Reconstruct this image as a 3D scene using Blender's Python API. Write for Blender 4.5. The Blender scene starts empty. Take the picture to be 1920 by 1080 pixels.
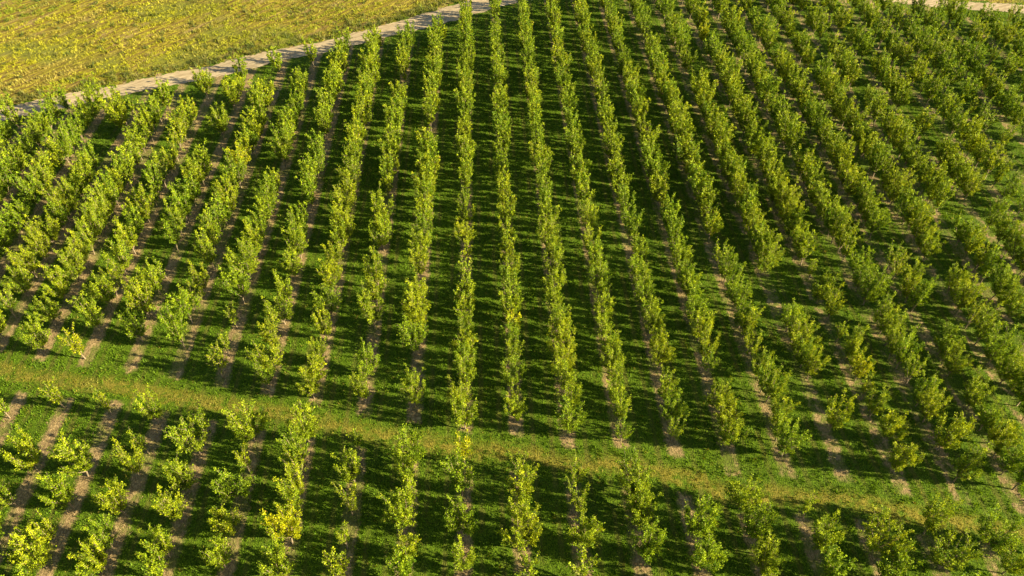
import bpy, math, random
import numpy as np

S = bpy.context.scene
COL = S.collection
RNG = np.random.default_rng(7)
random.seed(7)
R = math.radians

# ------------------------------------------------------------------ camera, sky, sun, exposure
F_PX, CAM_H, PITCH, YAW = 1400.0, 55.2, 45.2, 2.22        # focal length in pixels of a 1920 wide picture
cam = bpy.data.cameras.new('camera'); cam.sensor_width = 36.0
cam.lens = F_PX / 1920 * 36; cam.clip_end = 6000
cam_ob = bpy.data.objects.new('camera', cam); COL.objects.link(cam_ob)
cam_ob.location = (0, 0, CAM_H)
cam_ob.rotation_euler = (R(90 - PITCH), 0, R(-YAW))
S.camera = cam_ob

SUN_EL, SUN_AZ = 20.5, 104.0         # azimuth of the sun, degrees clockwise from +Y (the rows run along +Y)
world = bpy.data.worlds.new('World'); S.world = world; world.use_nodes = True
wn = world.node_tree
sky = wn.nodes.new('ShaderNodeTexSky'); sky.sky_type = 'NISHITA'; sky.sun_disc = False
sky.sun_elevation = R(SUN_EL); sky.sun_rotation = R(SUN_AZ)
bg = wn.nodes['Background']; bg.inputs['Strength'].default_value = 0.05
wn.links.new(sky.outputs[0], bg.inputs['Color'])

sun = bpy.data.lights.new('sun', 'SUN'); sun.energy = 5.0; sun.angle = R(0.5); sun.color = (1.0, 0.87, 0.58)
sun_ob = bpy.data.objects.new('sun', sun); COL.objects.link(sun_ob)
sun_ob.rotation_euler = (R(90 - SUN_EL), 0, R(180 - SUN_AZ))   # checked below: lamp looks away from the sun
S.view_settings.view_transform = 'Standard'; S.view_settings.look = 'None'
S.view_settings.exposure = 1.52; S.view_settings.gamma = 1.0

# ------------------------------------------------------------------ projection helpers (layout only)
th, ph = R(PITCH), R(YAW)
FWD = np.array([math.sin(ph) * math.cos(th), math.cos(ph) * math.cos(th), -math.sin(th)])
RGT = np.array([math.cos(ph), -math.sin(ph), 0.0])
UPV = np.cross(RGT, FWD)
CAMP = np.array([0, 0, CAM_H])

def ground_at(px, py, z=0.0):
    """point of the plane at height z seen at (px, py) of the 1920 x 1080 picture"""
    d = FWD * F_PX + RGT * (px - 960) - UPV * (py - 540)
    t = (z - CAM_H) / d[2]
    return CAMP + d * t

def seen_at(p):
    v = np.asarray(p, float) - CAMP
    zc = v @ FWD
    return 960 + F_PX * (v @ RGT) / zc, 540 - F_PX * (v @ UPV) / zc, zc

def hill(x, y):
    """gentle unevenness of the land, metres"""
    return (0.10 * np.sin(x * 0.13 + 1.1) * np.sin(y * 0.11 + 0.4) + 0.07 * np.sin(x * 0.31 + y * 0.17)
            + 0.05 * np.sin(y * 0.43 - x * 0.21 + 2.0))

ROW, OFF = 4.5, 0.40
def row_x(i): return (i + OFF) * ROW
def row_px(i, py): return 883 + (i + OFF) * 0.0594 * (py + 870)

# lane through the orchard: two edges, each Y = a + b X
def line_through(p, q):
    a, b = ground_at(*p), ground_at(*q)
    m = (b[1] - a[1]) / (b[0] - a[0]); return a[1] - m * a[0], m
LU = line_through((35, 668), (1635, 922))
LL = line_through((85, 738), (1570, 978))
LANE_U = lambda x: LU[0] + LU[1] * x
LANE_L = lambda x: LL[0] + LL[1] * x

# the dirt road along the far edge of the orchard, as its two edges in picture coordinates
ROAD_FAR = [(-330, 268), (-120, 233), (0, 206), (100, 181), (200, 163), (300, 141), (400, 119), (500, 97), (600, 78), (700, 53), (780, 29), (860, 7), (960, -24), (1120, -62)]
ROAD_NEAR = [(-330, 304), (-120, 261), (0, 229), (100, 207), (200, 184), (300, 164), (400, 145), (500, 122), (600, 101), (700, 77), (780, 57), (860, 37), (960, 8), (1120, -26)]
ROAD2_FAR = [(1290, -58), (1480, -34), (1660, -13), (1760, 0), (1920, 9), (2120, 26)]
ROAD2_NEAR = [(1290, -40), (1480, -18), (1660, 1), (1760, 13), (1920, 27), (2120, 46)]
road_near_w = np.array([ground_at(*p)[:2] for p in ROAD_NEAR] + [ground_at(1290, -48)[:2]] + [ground_at(*p)[:2] for p in ROAD2_NEAR[1:]])
road_far_w = np.array([ground_at(*p)[:2] for p in ROAD_FAR] + [ground_at(1290, -70)[:2]] + [ground_at(*p)[:2] for p in ROAD2_FAR[1:]])
_o = np.argsort(road_near_w[:, 0]); RNX, RNY = road_near_w[_o, 0], road_near_w[_o, 1]
_o = np.argsort(road_far_w[:, 0]); RFX, RFY = road_far_w[_o, 0], road_far_w[_o, 1]
def orchard_end(x): return np.interp(x, RNX, RNY)
def field_start(x): return np.interp(x, RFX, RFY)

_a, _b = ground_at(0, 60), ground_at(140, 6)
FIELD_DIR = math.atan2(_b[1] - _a[1], _b[0] - _a[0])      # the meadow's swaths run this way
GREEN_LINE = -_a[0] * math.sin(FIELD_DIR) + _a[1] * math.cos(FIELD_DIR)   # greener grass beyond this swath
_a, _b = ground_at(0, 206), ground_at(860, 7)
ROAD_DIR = math.atan2(_b[1] - _a[1], _b[0] - _a[0])

# ------------------------------------------------------------------ node helpers
class NT:
    def __init__(s, name):
        s.m = bpy.data.materials.new(name); s.m.use_nodes = True
        s.t = s.m.node_tree; s.t.nodes.clear()
        s.out = s.n('ShaderNodeOutputMaterial')
    def n(s, kind, **kw):
        nd = s.t.nodes.new(kind)
        for k, v in kw.items(): setattr(nd, k, v)
        return nd
    def put(s, sock, v):
        if hasattr(v, 'is_linked') or isinstance(v, bpy.types.NodeSocket): s.t.links.new(v, sock)
        elif v is not None: sock.default_value = v
    def math(s, op, a, b=None, c=None, clamp=False):
        nd = s.n('ShaderNodeMath', operation=op, use_clamp=clamp)
        for k, v in enumerate((a, b, c)):
            if v is not None: s.put(nd.inputs[k], v)
        return nd.outputs[0]
    def mix(s, f, a, b, mode='MIX'):
        nd = s.n('ShaderNodeMix', data_type='RGBA', blend_type=mode)
        s.put(nd.inputs[0], f)
        s.put(nd.inputs[6], (*a, 1) if isinstance(a, tuple) and len(a) == 3 else a)
        s.put(nd.inputs[7], (*b, 1) if isinstance(b, tuple) and len(b) == 3 else b)
        return nd.outputs[2]
    def noise(s, vec, scale, detail=3.0, rough=0.55, dist=0.0):
        nd = s.n('ShaderNodeTexNoise'); s.put(nd.inputs['Vector'], vec)
        nd.inputs['Scale'].default_value = scale; nd.inputs['Detail'].default_value = detail
        nd.inputs['Roughness'].default_value = rough; nd.inputs['Distortion'].default_value = dist
        return nd.outputs['Fac']
    def ramp(s, v, lo, hi):
        nd = s.n('ShaderNodeMapRange', interpolation_type='SMOOTHSTEP')
        s.put(nd.inputs[0], v); s.put(nd.inputs[1], lo); s.put(nd.inputs[2], hi)
        return nd.outputs[0]
    def pos(s): return s.n('ShaderNodeNewGeometry').outputs['Position']
    def mapped(s, v, scale=(1, 1, 1), rot=0.0):
        nd = s.n('ShaderNodeMapping'); s.put(nd.inputs[0], v)
        nd.inputs['Scale'].default_value = scale; nd.inputs['Rotation'].default_value = (0, 0, rot)
        return nd.outputs[0]
    def along(s, v, ang, stretch):
        """coordinates turned so that x runs along the direction ang, squeezed along it"""
        return s.mapped(s.mapped(v, (1, 1, 1), -ang), (stretch, 1, 1))
    def surface(s, color, rough=0.9, bump=None, strength=0.5, dist=0.1, spec=0.2):
        p = s.n('ShaderNodeBsdfPrincipled'); s.put(p.inputs['Base Color'], color)
        p.inputs['Roughness'].default_value = rough; p.inputs['Specular IOR Level'].default_value = spec
        if bump is not None:
            b = s.n('ShaderNodeBump'); b.inputs['Strength'].default_value = strength
            b.inputs['Distance'].default_value = dist; s.put(b.inputs['Height'], bump)
            s.t.links.new(b.outputs[0], p.inputs['Normal'])
        s.t.links.new(p.outputs[0], s.out.inputs[0]); return s.m

def leafy(name, trans=0.35, rough=0.55, spec=0.25):
    """leaves and grass: colour attribute x object colour, some light let through"""
    t = NT(name)
    at = t.n('ShaderNodeVertexColor', layer_name='tone').outputs[0]
    oc = t.n('ShaderNodeObjectInfo').outputs['Color']
    c = t.mix(1.0, at, oc, 'MULTIPLY')
    p = t.n('ShaderNodeBsdfPrincipled'); t.put(p.inputs['Base Color'], c)
    p.inputs['Roughness'].default_value = rough; p.inputs['Specular IOR Level'].default_value = spec
    tr = t.n('ShaderNodeBsdfTranslucent')
    t.put(tr.inputs[0], t.mix(1.0, c, (1.25, 1.15, 0.55), 'MULTIPLY'))
    mx = t.n('ShaderNodeMixShader'); mx.inputs[0].default_value = trans
    t.t.links.new(p.outputs[0], mx.inputs[1]); t.t.links.new(tr.outputs[0], mx.inputs[2])
    t.t.links.new(mx.outputs[0], t.out.inputs[0])
    return t.m

def ground_material():
    t = NT('orchard ground'); P = t.pos()
    sep = t.n('ShaderNodeSeparateXYZ'); t.put(sep.inputs[0], P); X, Y = sep.outputs[0], sep.outputs[1]
    nf, nm, nl = t.noise(P, 6.0, 4), t.noise(P, 1.3, 4), t.noise(P, 0.16, 3)
    # grass
    fine = t.noise(t.mapped(P, (1, 0.55, 1)), 11.0, 4, 0.65)
    g = t.mix(t.ramp(fine, 0.32, 0.68), (0.030, 0.064, 0.005), (0.140, 0.225, 0.011))
    g = t.mix(t.math('MULTIPLY', t.ramp(nm, 0.5, 0.75), 0.5), g, (0.125, 0.130, 0.020))
    # bare strips under the rows
    u = t.math('SUBTRACT', t.math('DIVIDE', X, ROW), OFF)
    ri = t.math('ROUND', u)
    d = t.math('MULTIPLY', t.math('ABSOLUTE', t.math('SUBTRACT', u, ri)), ROW)
    wn_ = t.n('ShaderNodeTexWhiteNoise', noise_dimensions='1D'); t.put(wn_.inputs['W'], ri); rnd = wn_.outputs['Value']
    edge = t.math('ADD', d, t.math('MULTIPLY', t.math('SUBTRACT', nm, 0.5), 0.9))
    edge = t.math('ADD', edge, t.math('MULTIPLY', t.math('SUBTRACT', nf, 0.5), 0.6))
    strip = t.math('SUBTRACT', 1.0, t.ramp(edge, 0.38, 0.84))
    wob = t.math('MULTIPLY', t.math('SUBTRACT', nm, 0.5), 1.6)
    up = t.math('SUBTRACT', Y, t.math('MULTIPLY_ADD', X, LU[1], LU[0]))
    up = t.math('ADD', t.math('ADD', up, wob), t.math('MULTIPLY', t.math('SUBTRACT', rnd, 0.5), -1.2))
    dn = t.math('SUBTRACT', t.math('MULTIPLY_ADD', X, LL[1], LL[0]), Y)
    dn = t.math('ADD', t.math('ADD', dn, wob), t.math('MULTIPLY', t.math('SUBTRACT', rnd, 0.5), 1.2))
    inside = t.math('MAXIMUM', t.ramp(up, -0.25, 0.25), t.ramp(dn, -0.25, 0.25))
    strip = t.math('MULTIPLY', strip, inside)
    strip = t.math('MULTIPLY', strip, t.math('SUBTRACT', 1.0, t.math('MULTIPLY', t.math('MULTIPLY', t.ramp(X, 10.0, 32.0), t.ramp(nm, .40, .58)), .75)))
    strip = t.math('MULTIPLY', strip, t.math('SUBTRACT', 1.0, t.math('MULTIPLY', t.ramp(t.noise(t.mapped(P, (1, .45, 1)), 0.55, 4, .6), 0.47, 0.60), t.math('MULTIPLY_ADD', t.ramp(X, 8.0, 30.0), 0.26, 0.66))))
    soil = t.mix(t.ramp(t.noise(t.mapped(P, (1, 0.5, 1)), 9.0, 5, 0.7), 0.3, 0.7), (0.165, 0.112, 0.050), (0.50, 0.355, 0.165))
    soil = t.mix(t.math('MULTIPLY', t.ramp(t.noise(P, 2.1, 4), 0.52, 0.72), 0.65), soil, (0.62, 0.46, 0.22))
    # wheel tracks along the middle of each alley
    tr = t.math('ABSOLUTE', t.math('SUBTRACT', t.math('SUBTRACT', ROW / 2, d), 0.80))
    track = t.math('MULTIPLY', t.math('SUBTRACT', 1.0, t.ramp(t.math('ADD', tr, t.math('MULTIPLY', t.math('SUBTRACT', nm, .5), .5)), 0.08, 0.34)), t.ramp(nl, .36, .60))
    g = t.mix(t.math('MULTIPLY', track, 0.6), g, (0.150, 0.135, 0.030))
    # lane: drier, yellower grass
    mid = t.math('MULTIPLY', t.math('ADD', up, t.math('MULTIPLY', dn, -1.0)), 0.5)   # 0 near the lane's middle
    laneness = t.math('SUBTRACT', 1.0, t.ramp(t.math('ABSOLUTE', t.math('ADD', mid, t.math('MULTIPLY', t.math('SUBTRACT', nm, .5), 2.0))), 0.1, 1.35))
    dry = t.mix(t.ramp(nf, 0.35, 0.68), (0.150, 0.140, 0.018), (0.34, 0.28, 0.045))
    g = t.mix(t.math('MULTIPLY', laneness, t.ramp(nm, 0.3, 0.6)), g, dry)
    c = t.mix(strip, g, soil)
    bump = t.math('ADD', t.math('MULTIPLY', fine, 1.0), t.math('MULTIPLY', nm, 0.8))
    return t.surface(c, 0.95, bump, 0.9, 0.16, 0.1)

def field_material():
    t = NT('dry meadow'); P = t.pos()
    s = t.along(P, FIELD_DIR, 0.28)
    a, b, c = t.noise(s, 2.2, 5, 0.62), t.noise(s, 0.5, 4), t.noise(P, 0.06, 2)
    f = t.noise(P, 5.0, 4, 0.7)
    col = t.mix(t.ramp(a, 0.34, 0.66), (0.15, 0.105, 0.020), (0.44, 0.37, 0.035))
    col = t.mix(t.math('MULTIPLY', t.ramp(b, 0.5, 0.7), 0.7), col, (0.40, 0.28, 0.12))
    sp = t.n('ShaderNodeSeparateXYZ'); t.put(sp.inputs[0], t.along(P, FIELD_DIR, 1.0))
    ln = t.math('COSINE', t.math('MULTIPLY', t.math('ADD', sp.outputs[1], t.math('MULTIPLY', t.math('SUBTRACT', b, .5), .8)), 2 * math.pi / 1.35))
    col = t.mix(t.math('MULTIPLY', t.ramp(ln, -0.2, -0.9), 0.55), col, (0.20, 0.125, 0.045))
    col = t.mix(t.math('MULTIPLY', t.ramp(c, 0.5, 0.64), 0.75), col, (0.19, 0.215, 0.03))
    col = t.mix(t.math('MULTIPLY', t.ramp(f, 0.3, 0.7), 0.35), (0.10, 0.085, 0.018), col, 'MIX') if False else col
    bump = t.math('ADD', a, t.math('MULTIPLY', f, 0.7))
    return t.surface(col, 0.95, bump, 1.0, 0.35, 0.1)

def road_material():
    t = NT('packed dirt'); P = t.pos()
    s = t.along(P, ROAD_DIR, 0.2)
    a, b = t.noise(s, 2.4, 5, 0.6), t.noise(P, 8.0, 4, 0.65)
    col = t.mix(t.ramp(a, 0.33, 0.68), (0.37, 0.275, 0.155), (0.60, 0.475, 0.285))
    col = t.mix(t.math('MULTIPLY', t.ramp(b, 0.55, 0.75), 0.35), col, (0.22, 0.16, 0.09))
    return t.surface(col, 0.95, t.math('ADD', a, b), 0.5, 0.06, 0.1)

def bark_material():
    t = NT('bark'); P = t.n('ShaderNodeTexCoord').outputs['Object']
    a = t.noise(t.mapped(P, (1, 1, 0.25)), 14, 4)
    return t.surface(t.mix(a, (0.16, 0.115, 0.07), (0.42, 0.33, 0.21)), 0.85, a, 0.4, 0.02)

M_GROUND, M_FIELD, M_ROAD, M_BARK = ground_material(), field_material(), road_material(), bark_material()
M_LEAF = leafy('leaves', 0.25, 0.6, 0.15)
M_GRASS = leafy('grass blades', 0.30, 0.6, 0.2)

# ------------------------------------------------------------------ mesh helpers
def mesh_from(name, verts, quads=None, tris=None, mats=(), mat_idx=None, tone=None):
    """fast mesh from arrays; tone = one colour per face"""
    quads = np.zeros((0, 4), np.int32) if quads is None else np.asarray(quads, np.int32)
    tris = np.zeros((0, 3), np.int32) if tris is None else np.asarray(tris, np.int32)
    me = bpy.data.meshes.new(name)
    me.vertices.add(len(verts)); me.vertices.foreach_set('co', np.asarray(verts, np.float32).ravel())
    loops = np.concatenate([quads.ravel(), tris.ravel()])
    tot = np.concatenate([np.full(len(quads), 4), np.full(len(tris), 3)]).astype(np.int32)
    start = np.concatenate([[0], np.cumsum(tot)[:-1]]).astype(np.int32) if len(tot) else np.zeros(0, np.int32)
    me.loops.add(len(loops)); me.loops.foreach_set('vertex_index', loops.astype(np.int32))
    me.polygons.add(len(tot)); me.polygons.foreach_set('loop_start', start)
    for m in mats: me.materials.append(m)
    if mat_idx is not None: me.polygons.foreach_set('material_index', np.asarray(mat_idx, np.int32))
    if tone is not None:
        at = me.color_attributes.new('tone', 'FLOAT_COLOR', 'CORNER')
        c = np.ones((len(loops), 4), np.float32); c[:, :3] = np.repeat(np.asarray(tone, np.float32), tot, axis=0)
        at.data.foreach_set('color', c.ravel())
    me.update(calc_edges=True); me.validate()
    return me

def link(name, me, parent=None, kind=None):
    o = bpy.data.objects.new(name, me); COL.objects.link(o)
    if parent is not None: o.parent = parent
    if kind: o['kind'] = kind
    return o

def unit(v): return v / np.maximum(np.linalg.norm(v, axis=-1, keepdims=True), 1e-9)

# ------------------------------------------------------------------ the land
def land_sheet():
    core = np.arange(-110, 111, 1.0)
    xs = np.concatenate([[-3000, -900, -300, -160], core, [160, 300, 900, 3000]])
    ys = np.concatenate([[-3000, -900, -200, -60, -10], np.arange(10, 191, 1.0), [230, 320, 900, 3000]])
    gx, gy = np.meshgrid(xs, ys, indexing='ij')
    fade = np.clip((140 - np.abs(gx)) / 30, 0, 1) * np.clip((215 - gy) / 25, 0, 1) * np.clip((gy + 30) / 30, 0, 1)
    v = np.stack([gx, gy, hill(gx, gy) * fade], -1).reshape(-1, 3)
    nx, ny = len(xs), len(ys)
    idx = np.arange(nx * ny).reshape(nx, ny)
    q = np.stack([idx[:-1, :-1], idx[1:, :-1], idx[1:, 1:], idx[:-1, 1:]], -1).reshape(-1, 4)
    cx = gx[:-1, :-1].ravel() + 0.5; cy = gy[:-1, :-1].ravel() + 0.5
    mi = (cy > field_start(cx) + 0.5).astype(int)
    me = mesh_from('ground', v, q, mats=(M_GROUND, M_FIELD), mat_idx=mi)
    me.polygons.foreach_set('use_smooth', np.ones(len(q), bool))
    return link('ground', me, kind='structure')
land_sheet()

def ribbon(name, near, far, mat):
    """a road lying on the land, its edges frayed"""
    a = np.array([ground_at(*p)[:2] for p in near]); b = np.array([ground_at(*p)[:2] for p in far])
    def dense(c):
        L = np.concatenate([[0], np.cumsum(np.linalg.norm(np.diff(c, axis=0), axis=1))])
        s = np.linspace(0, L[-1], N); return np.stack([np.interp(s, L, c[:, 0]), np.interp(s, L, c[:, 1])], 1)
    N = 420
    a, b = dense(a), dense(b)
    k = 7; n = unit(b - a)
    for e, sg in ((a, -1), (b, 1)):
        r = np.convolve(RNG.normal(size=N + 8), np.ones(5) / 5, 'valid')[:N] * 0.35 + RNG.normal(size=N) * 0.08
        e += n * (r * sg)[:, None]
    f = np.linspace(0, 1, k)[None, :, None]
    p = a[:, None] * (1 - f) + b[:, None] * f
    v = np.concatenate([p, (hill(p[..., 0], p[..., 1]) + 0.035)[..., None]], -1).reshape(-1, 3)
    idx = np.arange(N * k).reshape(N, k)
    q = np.stack([idx[:-1, :-1], idx[1:, :-1], idx[1:, 1:], idx[:-1, 1:]], -1).reshape(-1, 4)
    return link(name, mesh_from(name, v, q, mats=(mat,)), kind='structure')
ribbon('dirt_road', ROAD_NEAR, ROAD_FAR, M_ROAD)
ribbon('dirt_road', ROAD2_NEAR, ROAD2_FAR, M_ROAD)

# ------------------------------------------------------------------ grass
def blades(pts, per, height, width, spread, tones, lean=0.35):
    """tufts of upright triangular blades at pts (n, 2); returns verts, tris, tone"""
    n = len(pts)
    p = np.repeat(pts, per, axis=0) + RNG.normal(size=(n * per, 2)) * spread
    h = np.repeat(height, per) * RNG.uniform(0.55, 1.2, n * per)
    w = width * RNG.uniform(0.6, 1.4, n * per)
    an = RNG.uniform(0, 2 * np.pi, n * per); dx, dy = np.cos(an) * w / 2, np.sin(an) * w / 2
    z = hill(p[:, 0], p[:, 1]) - 0.01
    tip = p + RNG.normal(size=(n * per, 2)) * (h * lean)[:, None]
    v = np.empty((n * per, 3, 3))
    v[:, 0] = np.stack([p[:, 0] - dx, p[:, 1] - dy, z], 1)
    v[:, 1] = np.stack([p[:, 0] + dx, p[:, 1] + dy, z], 1)
    v[:, 2] = np.stack([tip[:, 0], tip[:, 1], z + h], 1)
    t = np.repeat(tones, per, axis=0) * RNG.uniform(0.6, 1.4, (n * per, 1))
    return v.reshape(-1, 3), np.arange(n * per * 3).reshape(-1, 3), t

def in_view(p, m=60, z=0.0):
    v = np.concatenate([p, np.full((len(p), 1), z)], 1) - CAMP
    zc = v @ FWD; px = 960 + F_PX * (v @ RGT) / zc; py = 540 - F_PX * (v @ UPV) / zc
    return (zc > 5) & (px > -m) & (px < 1920 + m) & (py > -m) & (py < 1080 + m)

def lump(p, s, seed):
    """cheap smooth noise for patchiness, about -1..1"""
    r = np.random.default_rng(seed); o = np.zeros(len(p))
    for k in range(6):
        a = r.uniform(0, 2 * np.pi); f = s * r.uniform(0.6, 1.7)
        o += np.sin((p[:, 0] * math.cos(a) + p[:, 1] * math.sin(a)) * f + r.uniform(0, 6.28))
    return o / 3.2

def orchard_grass():
    p = RNG.uniform((-75, 20), (85, 135), (240000, 2))
    p = p[in_view(p) & (p[:, 1] < orchard_end(p[:, 0]) - 0.4)]
    u = p[:, 0] / ROW - OFF; d = np.abs(u - np.round(u)) * ROW
    inlane = (p[:, 1] < LANE_U(p[:, 0])) & (p[:, 1] > LANE_L(p[:, 0]))
    p = p[(d > 0.72 + 0.22 * lump(p, 1.7, 3)) | inlane]
    lane_mid = np.abs(p[:, 1] - (LANE_U(p[:, 0]) + LANE_L(p[:, 0])) / 2) < 0.9
    k = lump(p, 0.9, 5)[:, None]; k2 = lump(p, 4.0, 6)[:, None]
    tone = np.array([0.142, 0.248, 0.010]) + np.clip(k, -1, 1) * np.array([0.022, 0.020, 0.003]) + k2 * 0.012 * np.array([1, 1.2, .2])
    dry = np.array([0.33, 0.285, 0.034]) + k * 0.03
    tone = np.where(lane_mid[:, None] & (k2 > -0.6), dry * 0.75 + tone * 0.25, tone)
    h = np.where(lane_mid, 0.11, 0.20) * (1 + 0.35 * k[:, 0])
    trk = np.abs(ROW / 2 - np.abs(p[:, 0] / ROW - OFF - np.round(p[:, 0] / ROW - OFF)) * ROW - 0.80) < 0.16 + .1 * lump(p, 1.1, 8)
    h = h * np.where(trk & ~lane_mid, .45, 1)
    yel = RNG.uniform(size=(len(p), 1)) < .06
    tone = np.where(yel, np.array([[.30, .26, .04]]), tone)
    v, t, c = blades(p, 4, np.clip(h, .05, .4), 0.072, 0.09, np.clip(tone, 0.005, 1))
    o = link('orchard_grass', mesh_from('orchard_grass', v, tris=t, mats=(M_GRASS,), tone=c), kind='stuff')
    return o
orchard_grass()

def strip_straw():
    p = RNG.uniform((-75, 20), (85, 135), (70000, 2))
    u = p[:, 0] / ROW - OFF; i = np.round(u)
    p[:, 0] = (i + OFF) * ROW + RNG.normal(size=len(p)) * 0.42
    lane = (p[:, 1] < LANE_U(p[:, 0]) + 0.4) & (p[:, 1] > LANE_L(p[:, 0]) - 0.4)
    p = p[in_view(p) & ~lane & (p[:, 1] < orchard_end(p[:, 0]) - 0.8) & (lump(p, 1.2, 9) > -0.5)]
    tone = np.array([0.50, 0.37, 0.18]) * RNG.uniform(0.5, 1.25, (len(p), 1)) * np.where(RNG.uniform(size=(len(p), 1)) < .22, np.array([[.45, .75, .3]]), 1.0)
    tone = tone * np.where((p[:, :1] > 14) & (RNG.uniform(size=(len(p), 1)) < .6), np.array([[.34, .62, .25]]), 1.0)
    v, t, c = blades(p, 3, np.full(len(p), 0.085), 0.05, 0.12, tone, 1.3)
    link('dry_straw', mesh_from('dry_straw', v, tris=t, mats=(M_GRASS,), tone=c), kind='stuff')
strip_straw()

def field_grass():
    p = RNG.uniform((-95, 62), (75, 175), (210000, 2))
    p = p[in_view(p) & (p[:, 1] > field_start(p[:, 0]) + 0.2)]
    ca, sa = math.cos(FIELD_DIR), math.sin(FIELD_DIR)
    q = np.stack([(p[:, 0] * ca + p[:, 1] * sa) * 0.25, -p[:, 0] * sa + p[:, 1] * ca], 1)
    a, b, c_ = 0.6 * lump(q, 2.6, 11) + 0.6 * lump(p, 2.2, 14), lump(q, 0.8, 12), lump(p, 0.09, 13)
    c_ = np.maximum(c_, 2.2 * np.clip((q[:, 1] - GREEN_LINE) * 2, 0, 1))
    drill = 0.35 + 0.65 * (0.5 + 0.5 * np.cos(2 * np.pi * (q[:, 1] + 0.12 * lump(p, .5, 15)) / 1.35))
    keep = RNG.uniform(size=len(p)) < drill * 1.5 * np.clip(0.38 + 0.55 * a, 0.10, 1)
    p, a, b, c_ = p[keep], a[keep][:, None], b[keep][:, None], c_[keep][:, None]
    near = np.clip(1 - (p[:, 1] - field_start(p[:, 0])) / 7.0, 0, 1)[:, None]
    gold, olive, tan = np.array([0.58, 0.53, 0.030]), np.array([0.28, 0.33, 0.028]), np.array([0.48, 0.36, 0.14])
    w = np.clip(0.35 + 0.45 * c_ + 0.65 * near, 0, 1)
    tone = gold * (1 - w) + olive * w
    w2 = np.clip(b * 0.7 - 0.1, 0, 0.8) * (1 - near)
    tone = tone * (1 - w2) + tan * w2
    tone = tone * RNG.uniform(0.7, 1.2, (len(p), 1))
    h = np.clip(0.25 + 0.14 * a[:, 0] + 0.12 * near[:, 0], 0.1, 0.7)
    v, t, c = blades(p, 5, h, 0.10, 0.13, tone, 0.45)
    link('meadow_grass', mesh_from('meadow_grass', v, tris=t, mats=(M_GRASS,), tone=c), kind='stuff')
    # taller weed clumps along the road edge and dotted through the meadow
    s = RNG.uniform(-80, 25, 420); wp = np.stack([s, field_start(s) + np.abs(RNG.normal(size=420)) * 1.8 + 0.3], 1)
    wp = np.concatenate([wp, p[RNG.integers(0, len(p), 500)]]); wp = wp[in_view(wp)]
    tone = np.where(RNG.uniform(size=(len(wp), 1)) < .5, np.array([[0.12, 0.155, 0.035]]), np.array([[0.25, 0.24, 0.06]]))
    v, t, c = blades(wp, 16, RNG.uniform(.35, .8, len(wp)), 0.10, 0.22, tone, 0.5)
    link('meadow_weeds', mesh_from('meadow_weeds', v, tris=t, mats=(M_GRASS,), tone=c), kind='stuff')
field_grass()

# ------------------------------------------------------------------ the trees
def tube(path, r0, r1, sides=5):
    path = np.asarray(path); n = len(path)
    tan = unit(np.gradient(path, axis=0))
    ref = np.array([0.31, 0.87, 0.21]); a = unit(np.cross(tan, ref)); b = np.cross(tan, a)
    r = np.linspace(r0, r1, n)[:, None, None]
    th_ = np.linspace(0, 2 * np.pi, sides, endpoint=False)
    ring = path[:, None] + (np.cos(th_)[None, :, None] * a[:, None] + np.sin(th_)[None, :, None] * b[:, None]) * r
    idx = np.arange(n * sides).reshape(n, sides); nx = np.roll(idx, -1, 1)
    q = np.stack([idx[:-1], nx[:-1], nx[1:], idx[1:]], -1).reshape(-1, 4)
    return ring.reshape(-1, 3), q

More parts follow.
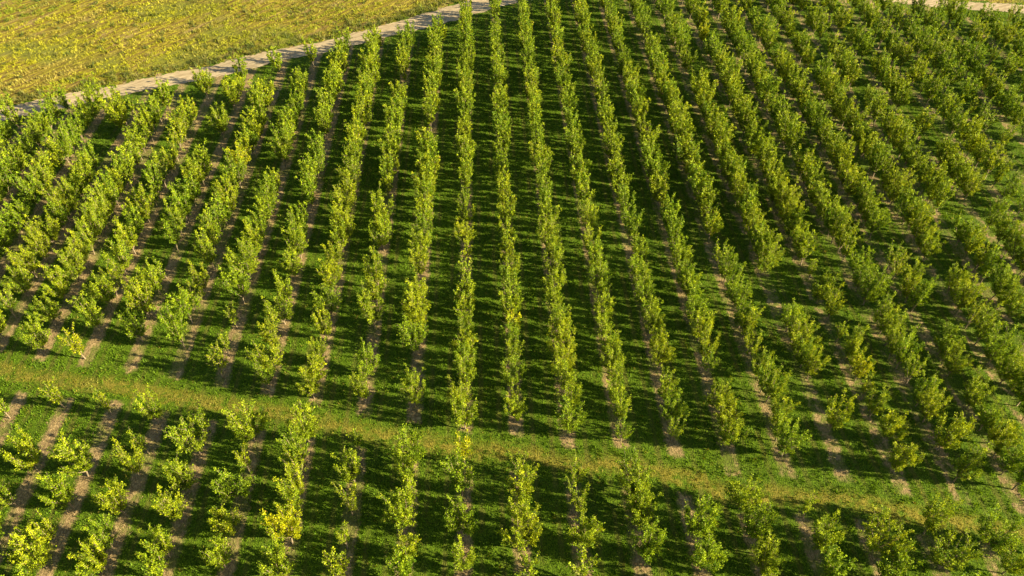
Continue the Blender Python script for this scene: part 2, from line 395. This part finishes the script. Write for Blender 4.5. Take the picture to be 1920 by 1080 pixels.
def tree_arrays(rng, height, reach, limbs, leaf_n, leaf_size, lean=(0, 0), open_=0.0, sides=5):
    """trunk + limbs (verts, quads) and leaves (verts, quads, tone) of one vase-shaped young orchard tree"""
    V, Q, nv = [], [], 0
    def add(path, r0, r1):
        nonlocal nv
        v, q = tube(path, r0, r1, sides); V.append(v); Q.append(q + nv); nv += len(v)
    th0 = rng.uniform(.45, .7); lean = np.array([lean[0], lean[1], 0.0])
    base = np.array([0, 0, -0.08]); fork = np.array([rng.normal() * .05, rng.normal() * .05, th0]) + lean * th0
    add(np.linspace(base, fork, 4), 0.075, 0.055)
    shoots = []
    ph0 = rng.uniform(0, 6.28)
    for k in range(limbs):
        az = ph0 + k * 2 * np.pi / limbs + rng.normal() * 0.35
        out = reach * rng.uniform(.45, .95) if k else reach * .12
        up = height * rng.uniform(.62, 1.0) if k else height
        end = np.array([math.cos(az) * out, math.sin(az) * out, up]) + lean * up
        s = np.linspace(0, 1, 6)[:, None]
        mid = fork + (end - fork) * s
        mid[:, :2] += (np.array([math.cos(az), math.sin(az)]) * out * 0.22) * np.sin(s * np.pi)
        mid += rng.normal(size=mid.shape) * .04 * np.sin(s * np.pi)
        add(mid, 0.045, 0.012); shoots.append((mid, 1.0, rng.normal()))
        for j in range(2):                               # long whips standing out of the crown
            s4 = np.linspace(0, 1, 4)[:, None]; L = rng.uniform(.45, .95)
            a3 = az + rng.normal() * .6; tl = rng.uniform(.15, .65)
            at = mid[4] * (1 - j * .5) + (mid[5] if not j else mid[3]) * .5 * j + (mid[5] - mid[4]) * (1 - j)
            add(at + s4 * L * np.array([math.cos(a3) * tl, math.sin(a3) * tl, .9]), 0.011, 0.005)
            shoots.append((at + s4 * L * np.array([math.cos(a3) * tl, math.sin(a3) * tl, .9]), L, rng.normal() + .5))
        for j in range(rng.integers(4, 8)):
            f = rng.uniform(.12, .85); at = mid[0] + (mid[-1] - mid[0]) * f
            k0 = min(4, int(f * 5)); at = mid[k0] + (mid[k0 + 1] - mid[k0]) * (f * 5 - k0)
            a2 = az + rng.normal() * 1.1
            L = rng.uniform(.6, 1.45) * (1.15 - 0.5 * f) * reach / 1.2
            tip = at + np.array([math.cos(a2) * L * .65, math.sin(a2) * L * .65, L * rng.uniform(.35, 1.05)])
            r = np.linalg.norm(tip[:2] - lean[:2] * tip[2]); lim = reach * 1.12
            if r > lim: tip[:2] = lean[:2] * tip[2] + (tip[:2] - lean[:2] * tip[2]) * lim / r
            s5 = np.linspace(0, 1, 4)[:, None]
            pth = at + (tip - at) * s5; pth[:, 2] += -0.06 * np.sin(s5[:, 0] * np.pi)
            add(pth, 0.018, 0.007); shoots.append((pth, L, rng.normal()))
    # leaves: clustered in sprays round the shoots
    wts = np.array([np.linalg.norm(s[0][-1] - s[0][0]) for s in shoots]); wts = wts / wts.sum()
    cnt = rng.multinomial(leaf_n, wts)
    P, T, D = [], [], []
    for (pth, L, sh), c in zip(shoots, cnt):
        ncl = max(2, int(np.linalg.norm(pth[-1] - pth[0]) / 0.16))
        f = np.sort(rng.uniform(.16, 1.03, ncl)); cl = rng.integers(0, ncl, c)
        ff = np.clip(f[cl] + rng.normal(size=c) * .03, 0.05, 1.06) * (len(pth) - 1)
        i0 = np.clip(ff.astype(int), 0, len(pth) - 2); w = (ff - i0)[:, None]
        cen = pth[i0] * (1 - w) + pth[i0 + 1] * w
        offc = rng.normal(size=(ncl, 3)) * 0.05
        pos = cen + offc[cl] + rng.normal(size=(c, 3)) * (0.052 + 0.022 * (1 - open_))
        P.append(pos); D.append(unit(pos - cen + rng.normal(size=(c, 3)) * .05 + 0.35 * unit(pth[-1] - pth[0])))
        T.append(np.full(c, sh) + rng.normal(size=ncl)[cl] * .6)
    P, D, T = np.concatenate(P), np.concatenate(D), np.concatenate(T)
    P[:, 2] = np.maximum(P[:, 2], 0.25)
    n = len(P)
    D = unit(D + rng.normal(size=(n, 3)) * .45)
    nrm = unit(np.cross(D, rng.normal(size=(n, 3)))); nrm[nrm[:, 2] < 0] *= -1
    nrm = unit(nrm + np.array([0, 0, .35])); side = unit(np.cross(D, nrm))
    ln = leaf_size * rng.uniform(.7, 1.3, (n, 1)); wd = ln * rng.uniform(.55, .75, (n, 1))
    lv = np.empty((n, 4, 3))
    lv[:, 0] = P - D * ln * .5; lv[:, 2] = P + D * ln * .5 - nrm * ln * .08
    lv[:, 1] = P + side * wd * .5 + nrm * ln * .10; lv[:, 3] = P - side * wd * .5 + nrm * ln * .10
    g = np.clip(0.5 + 0.22 * T + rng.normal(size=n) * .2, 0, 1.25)[:, None]
    tone = np.array([0.120, 0.210, 0.009]) * (1 - g) + np.array([0.395, 0.470, 0.014]) * g
    brown = rng.uniform(size=(n, 1)) < .015
    tone = np.where(brown, np.array([[.30, .24, .04]]), tone) * rng.uniform(.62, 1.42, (n, 1))
    return np.concatenate(V), np.concatenate(Q), lv.reshape(-1, 3), np.arange(n * 4).reshape(-1, 4), np.clip(tone, .004, 1)

# forms: (word, height, reach, limbs, leaves, lean, openness)
FORMS = {
    'bushy': [(3.2, 1.25, 8, 2700, (0, 0), 0), (3.4, 1.35, 9, 3000, (.02, .03), 0), (3.0, 1.3, 8, 2500, (-.04, 0), 0), (3.3, 1.2, 8, 2600, (.05, -.02), .2)],
    'upright': [(3.6, 1.0, 7, 2100, (0, .02), .1), (3.5, 0.95, 6, 1900, (-.05, 0), .2), (3.7, 1.05, 7, 2200, (.04, 0), .1)],
    'spreading': [(2.9, 1.45, 9, 2600, (0, 0), .2), (2.8, 1.5, 8, 2400, (.03, -.03), .3), (3.0, 1.5, 9, 2700, (-.03, .02), .1)],
    'sparse': [(3.2, 1.1, 6, 1000, (0, 0), .7), (3.0, 1.2, 6, 900, (-.08, .02), .8), (3.3, 1.0, 5, 950, (.06, 0), .7)],
    'slender': [(2.6, 0.55, 4, 620, (-.05, .02), .4), (2.4, 0.6, 4, 560, (.05, 0), .5), (2.7, .5, 3, 480, (-.14, .03), .6)],
}
NEAR, FARS = {}, {}
for w, lst in FORMS.items():
    for k, (h, r, lb, nl, ln, op) in enumerate(lst):
        h, r, nl = h * 1.27, r * (1.04 if w == 'slender' else 0.94), int(nl * 2.15)
        rg = np.random.default_rng(sum(map(ord, w)) * 10 + k)
        bv, bq, lv, lq, tn = tree_arrays(rg, h, r, lb, nl, 0.112, ln, op)
        NEAR[w, k] = (mesh_from('trunk', bv, bq, mats=(M_BARK,)), mesh_from('crown', lv, lq, mats=(M_LEAF,), tone=tn))
        rg = np.random.default_rng(sum(map(ord, w)) * 10 + k + 500)
        FARS[w, k] = tree_arrays(rg, h, r, lb, int(nl * .50), 0.170, ln, op, 3)

TINTS = {'bright green': (1.0, 1.0, 1.0), 'yellow-green': (1.13, 1.05, .9), 'deep green': (.84, .92, .95), 'yellow': (1.45, 1.2, .7)}

# Rows as the photograph shows them.  L[i] / M[i]: crown centres below / above the lane, as picture heights with a size letter
# (s slender or small, m middling, l large, y yellow).  G[i]: bare gaps in the part of the row filled at regular spacing.
L = {-9: '743s 860l 930m 1000l', -8: '757s 873l 933l 997s 1047l', -7: '773m 830s 873m 947l 1010m 1053m', -6: '790s 830l 903m 960m 1027m 1073m',
     -5: '807l 867s 913l 980m 1047m', -4: '810l 853m 880m 917m 950m 1000l 1067m', -3: '823s 887m 947m 1010s 1073s',
     -2: '853l 887m 933l 973l 1030m 1073m', -1: '847y 907l 980m 1053m', 0: '870s 927l 963m 1010l 1073m', 1: '897s 947m 1007l 1073m',
     2: '900l 937m 967l 1030l', 3: '987l 1055l', 4: '933l 990m 1020s 1053m', 5: '953s 1020l 1073m', 6: '1020l 1073m', 7: '983l 1047l',
     8: '1007l 1057m', 9: '1027m'}
M = {-11: '227l 197s 307m 330l 380l 413m 440l 470m 500l', -10: '190l 230l 265m 295m 325m 365m 393l 433l 480m 507l 547l 590m 637m',
     -9: '165l 212m 245l 282s 330m 367s 423m 453l 493l 533s 553l 600l 650y', -8: '145l 185l 240l 315l 345m 397l 450m 500s 530l 573l 617m',
     -7: '120m 178m 200m 225l 252m 285m 330l 355m 380l 420s 450l 483m 527m 553m 583l 630l',
     -6: '105m 160m 182m 215m 235m 262l 290l 350m 380l 403m 437m 473m 503l 547l 593s 643s 687s',
     -5: '95l 120l 145m 170l 195s 215l 240m 290l 315l 340m 370m 423m 463l 500m 550m 587l 640m 687l 707m',
     -4: '82l 105l 130l 152l 178l 205l 232m 258l 285m 310l 335l 360m 380l 423l 455m 493l 527l 573l 617m 667m 700m 727m',
     -3: '73m 95m 120m 140s 183m 205l 232m 262m 290l 320m 348s 403l 447l 517l 550m 593l 683m 733m',
     -2: '56m 78l 100m 125l 150l 175m 200l 225m 275l 300l 328l 355l 383l 412m 445l 475l 503l 550m 587l 615m 643l 740m',
     5: '18m 40m 62s 95m 118m 140m 165m 190l 215m 245l 272m 300l 330m 358l 387m 427m 483s 530m 560l 593m 637s 690m 735l 783m 837l',
     6: '20l 45m 70l 95l 122m 165l 190l 215m 250l 282l 315m 340m 365l 400m 433l 462l 493l 600l 647l 690m 790l',
     7: '15m 40l 65m 92l 115m 140s 168l 195m 222l 250m 275l 305m 335l 362m 390l 425m 457l 503s 547m 580m 620s 653m 693m 727s 760m 810m 867m',
     8: '15l 40m 62l 85l 105m 132l 155m 180l 212m 242l 272l 315l 345m 372l 405m 435l 470m 500m 550l 587m 627m 670l 700s 740m 770l 823l 883l',
     9: '10l 35m 60l 82l 115l 142m 170l 200m 228l 258m 285m 310l 352m 388l 423l 483m 527m 563l 643m 683m 747l 787m 837l 897l',
     10: '12l 35l 58m 85l 110m 150l 178l 205m 235l 262l 300l 330m 365l 400l 432m 467l 530m 567l 623l 660l 697m 740l 797m',
     11: '10m 38l 62l 95m 120l 148l 190m 215l 248l 278l 312m 350l 380m 440m 487m 537l 580l 623m 670l',
     12: '15l 40l 70m 95l 130l 160m 185l 237l 290l 322m 355l 410l 440m 473l 515l 560m 605l'}
G = {-1: [(415, 440), (450, 456), (480, 493)], 0: [(41, 48), (678, 690)], 1: [(503, 527)], 2: [], 3: [(62, 66), (488, 502), (545, 556), (685, 716)], 4: [(470, 476), (690, 740)]}
Gend = {-1: 780, 0: 772, 1: 790, 2: 808, 3: 806, 4: 822}

def y_from_px(i, py, z=1.8):
    return ground_at(row_px(i, py), py, z)[1]
def py_from_y(i, y, z=1.8):
    return seen_at((row_x(i), y, z))[1]

trees = []      # dicts: i, side, x, y, size
rr = random.Random(21)
def put(i, side, y, size, form=None):
    trees.append(dict(i=i, side=side, x=row_x(i) + rr.gauss(0, .10), y=y, size=size, form=form))

for side, table in (('near', L), ('far', M)):
    for i, txt in table.items():
        for w in txt.split():
            put(i, side, y_from_px(i, float(w[:-1])), w[-1])
for i in M:      # a listed clump often holds two trees: close the short gaps of the upper half
    ts = sorted((t for t in trees if t['i'] == i and t['side'] == 'far'), key=lambda t: t['y'])
    for a, b in zip(ts, ts[1:]):
        d = b['y'] - a['y']
        if i >= 5 and py_from_y(i, a['y']) >= 300 and 2.5 < d < 4.1 and rr.random() < .6:
            put(i, 'far', (a['y'] + b['y']) / 2 + rr.gauss(0, .15), 'm'); continue
        if py_from_y(i, a['y']) < 480 and 2.7 < d < (7.0 if i in (-8, -10, -11) else 5.4 if i <= -7 else 4.4): put(i, 'far', (a['y'] + b['y']) / 2 + rr.gauss(0, .15), rr.choice('mml'))
def fill(i, side, y0, y1, step, gaps=(), p_miss=0.0):
    y = y0
    while y < y1:
        py = py_from_y(i, y)
        if not any(a <= py <= b for a, b in gaps) and rr.random() > p_miss:
            put(i, side, y + rr.gauss(0, .12), rr.choice('lmmlm') if rr.random() > .08 else 's')
        y += step * rr.uniform(.88, 1.12)
for i in G:
    yb = y_from_px(i, Gend[i]); yt = orchard_end(row_x(i)) - 1.6
    fill(i, 'far', yb, yt, 1.95, G[i])
for i in range(-24, 27):
    x = row_x(i); top = float(orchard_end(x)) - (4.0 if i > 13 else 2.0)
    if i not in L:
        fill(i, 'near', 14, LANE_L(x) - 1.0, 3.1, p_miss=.12)
    else:
        lo = min(t['y'] for t in trees if t['i'] == i and t['side'] == 'near')
        fill(i, 'near', 14, lo - 2.2, 3.2)
    if i in G: continue
    step = 2.35 if i < -10 else 2.3
    if i in M:
        ys = [t['y'] for t in trees if t['i'] == i and t['side'] == 'far']
        if i > -2: fill(i, 'far', max(ys) + 2.7, top, step)
        if i in (-11, 10, 11, 12): fill(i, 'far', LANE_U(x) + 1.6, min(ys) - 2.6, 3.0)
    else:
        fill(i, 'far', LANE_U(x) + 1.6, top, step, p_miss=.10 if i > 9 else .06)

keep = []
for t in trees:
    px, py, zc = seen_at((t['x'], t['y'], 1.6))
    t.update(px=px, py=py, zc=zc)
    if -260 < px < 2020 and -150 < py < 1300 and t['y'] > 12: keep.append(t)
trees = keep
for t in trees:
    s = t['size']
    if s == 's': f, sc = ('slender' if rr.random() < .7 else 'sparse'), rr.uniform(.82, 1.0)
    elif s == 'm': f, sc = rr.choice(['upright', 'upright', 'bushy', 'sparse', 'bushy', 'upright', 'bushy', 'upright']), rr.uniform(.86, .96)
    elif s == 'y': f, sc = 'slender', 1.15
    else: f, sc = rr.choice(['bushy', 'bushy', 'spreading', 'upright', 'bushy', 'upright', 'bushy', 'bushy']), rr.uniform(.98, 1.09)
    if t['i'] in G and t['side'] == 'far':
        sc *= .93
        if f == 'spreading': f = 'upright'
    if t['side'] == 'near': sc *= 1.05
    elif t['i'] < -4: sc *= 1.04
    k = rr.randrange(len(FORMS[f]))
    tint = 'yellow' if s == 'y' else rr.choices(['bright green', 'yellow-green', 'deep green'], (5, 3, 3))[0]
    if s != 'y' and rr.random() < .006: tint = 'yellow'
    t.update(form=f, k=k, sc=sc, tint=tint, rot=rr.uniform(0, 6.283), sz=sc * rr.uniform(.93, 1.07), jit=rr.uniform(.93, 1.07))

# the 300 that show largest stand as trees of their own
vis = sorted([t for t in trees if 12 < t['px'] < 1908 and -10 < t['py'] < 1070], key=lambda t: t['zc'] / t['sc'])
solo = vis[:300]
ids = {id(t) for t in solo}

ORD = ['first', 'second', 'third', 'fourth', 'fifth', 'sixth', 'seventh', 'eighth', 'ninth', 'tenth', 'eleventh', 'twelfth', 'thirteenth',
       'fourteenth', 'fifteenth', 'sixteenth', 'seventeenth', 'eighteenth', 'nineteenth', 'twentieth', 'twenty-first', 'twenty-second', 'twenty-third', 'twenty-fourth']
def words_for(t):
    size = {'s': 'small', 'm': 'medium', 'l': 'large', 'y': 'small'}[t['size']]
    return f"{size} {t['form'] if t['form'] != 'slender' else 'thin'} {t['tint']}"
rows = {}
for t in trees:
    if t['px'] > 0 and t['px'] < 1920 and t['py'] < 1080: rows.setdefault((t['side'], t['i']), []).append(t)
LO, HI = {'near': -9, 'far': -10}, {'near': 9, 'far': 9}
for (side, i), lst in rows.items():
    lst.sort(key=lambda t: t['y'], reverse=(side == 'near'))
    for n, t in enumerate(lst):
        if n >= len(ORD): continue
        nth = ORD[n]
        if LO[side] <= i <= HI[side]:
            where = 'below' if side == 'near' else 'above'
            t['label'] = f"{words_for(t)} tree, {nth} {where} grass lane, {ORD[i - LO[side]]} row from left"
        elif i > HI[side]:
            t['label'] = f"{words_for(t)} tree, {nth} from frame in {ORD[i - HI[side] - 1]} row entering right edge"
        else:
            t['label'] = f"{words_for(t)} tree, {nth} from frame in {ORD[LO[side] - i - 1]} row entering left edge"

def crown_color(t):
    c = TINTS[t['tint']]; return (c[0] * t['jit'], c[1] * t['jit'], c[2] * t['jit'], 1.0)

for t in solo:
    root = bpy.data.objects.new('orchard_tree', None); COL.objects.link(root)
    root.empty_display_size = 0.3
    root.location = (t['x'], t['y'], float(hill(t['x'], t['y'])))
    root.rotation_euler = (0, 0, t['rot']); root.scale = (t['sc'], t['sc'], t['sz'])
    root['label'] = t.get('label', words_for(t) + ' tree in the orchard rows'); root['category'] = 'tree'
    root['group'] = 'young trees in the orchard rows'
    tk, cr = NEAR[t['form'], t['k']]
    link('trunk', tk, root)
    c = link('crown', cr, root); c.color = crown_color(t)

def rest_of_orchard():
    V, Q, T, MI, n = [], [], [], [], 0
    for t in trees:
        if id(t) in ids: continue
        bv, bq, lv, lq, tn = FARS[t['form'], t['k']]
        cs, sn = math.cos(t['rot']), math.sin(t['rot'])
        m = np.array([[cs * t['sc'], -sn * t['sc'], 0], [sn * t['sc'], cs * t['sc'], 0], [0, 0, t['sz']]])
        o = np.array([t['x'], t['y'], float(hill(t['x'], t['y']))])
        V += [bv @ m.T + o, lv @ m.T + o]; Q += [bq + n, lq + n + len(bv)]; n += len(bv) + len(lv)
        T += [np.full((len(bq), 3), .2), tn * np.array(crown_color(t)[:3])]
        MI += [np.zeros(len(bq), int), np.ones(len(lq), int)]
    me = mesh_from('orchard_trees', np.concatenate(V), np.concatenate(Q), mats=(M_BARK, M_LEAF), mat_idx=np.concatenate(MI), tone=np.concatenate(T))
    o = link('orchard_trees', me, kind='stuff')
    o['label'] = 'farther rows of young green orchard trees reaching the dirt road'
rest_of_orchard()
print('TREES', len(trees), 'visible', len(vis), 'solo', len(solo), 'lowest solo py', min(t['py'] for t in solo))
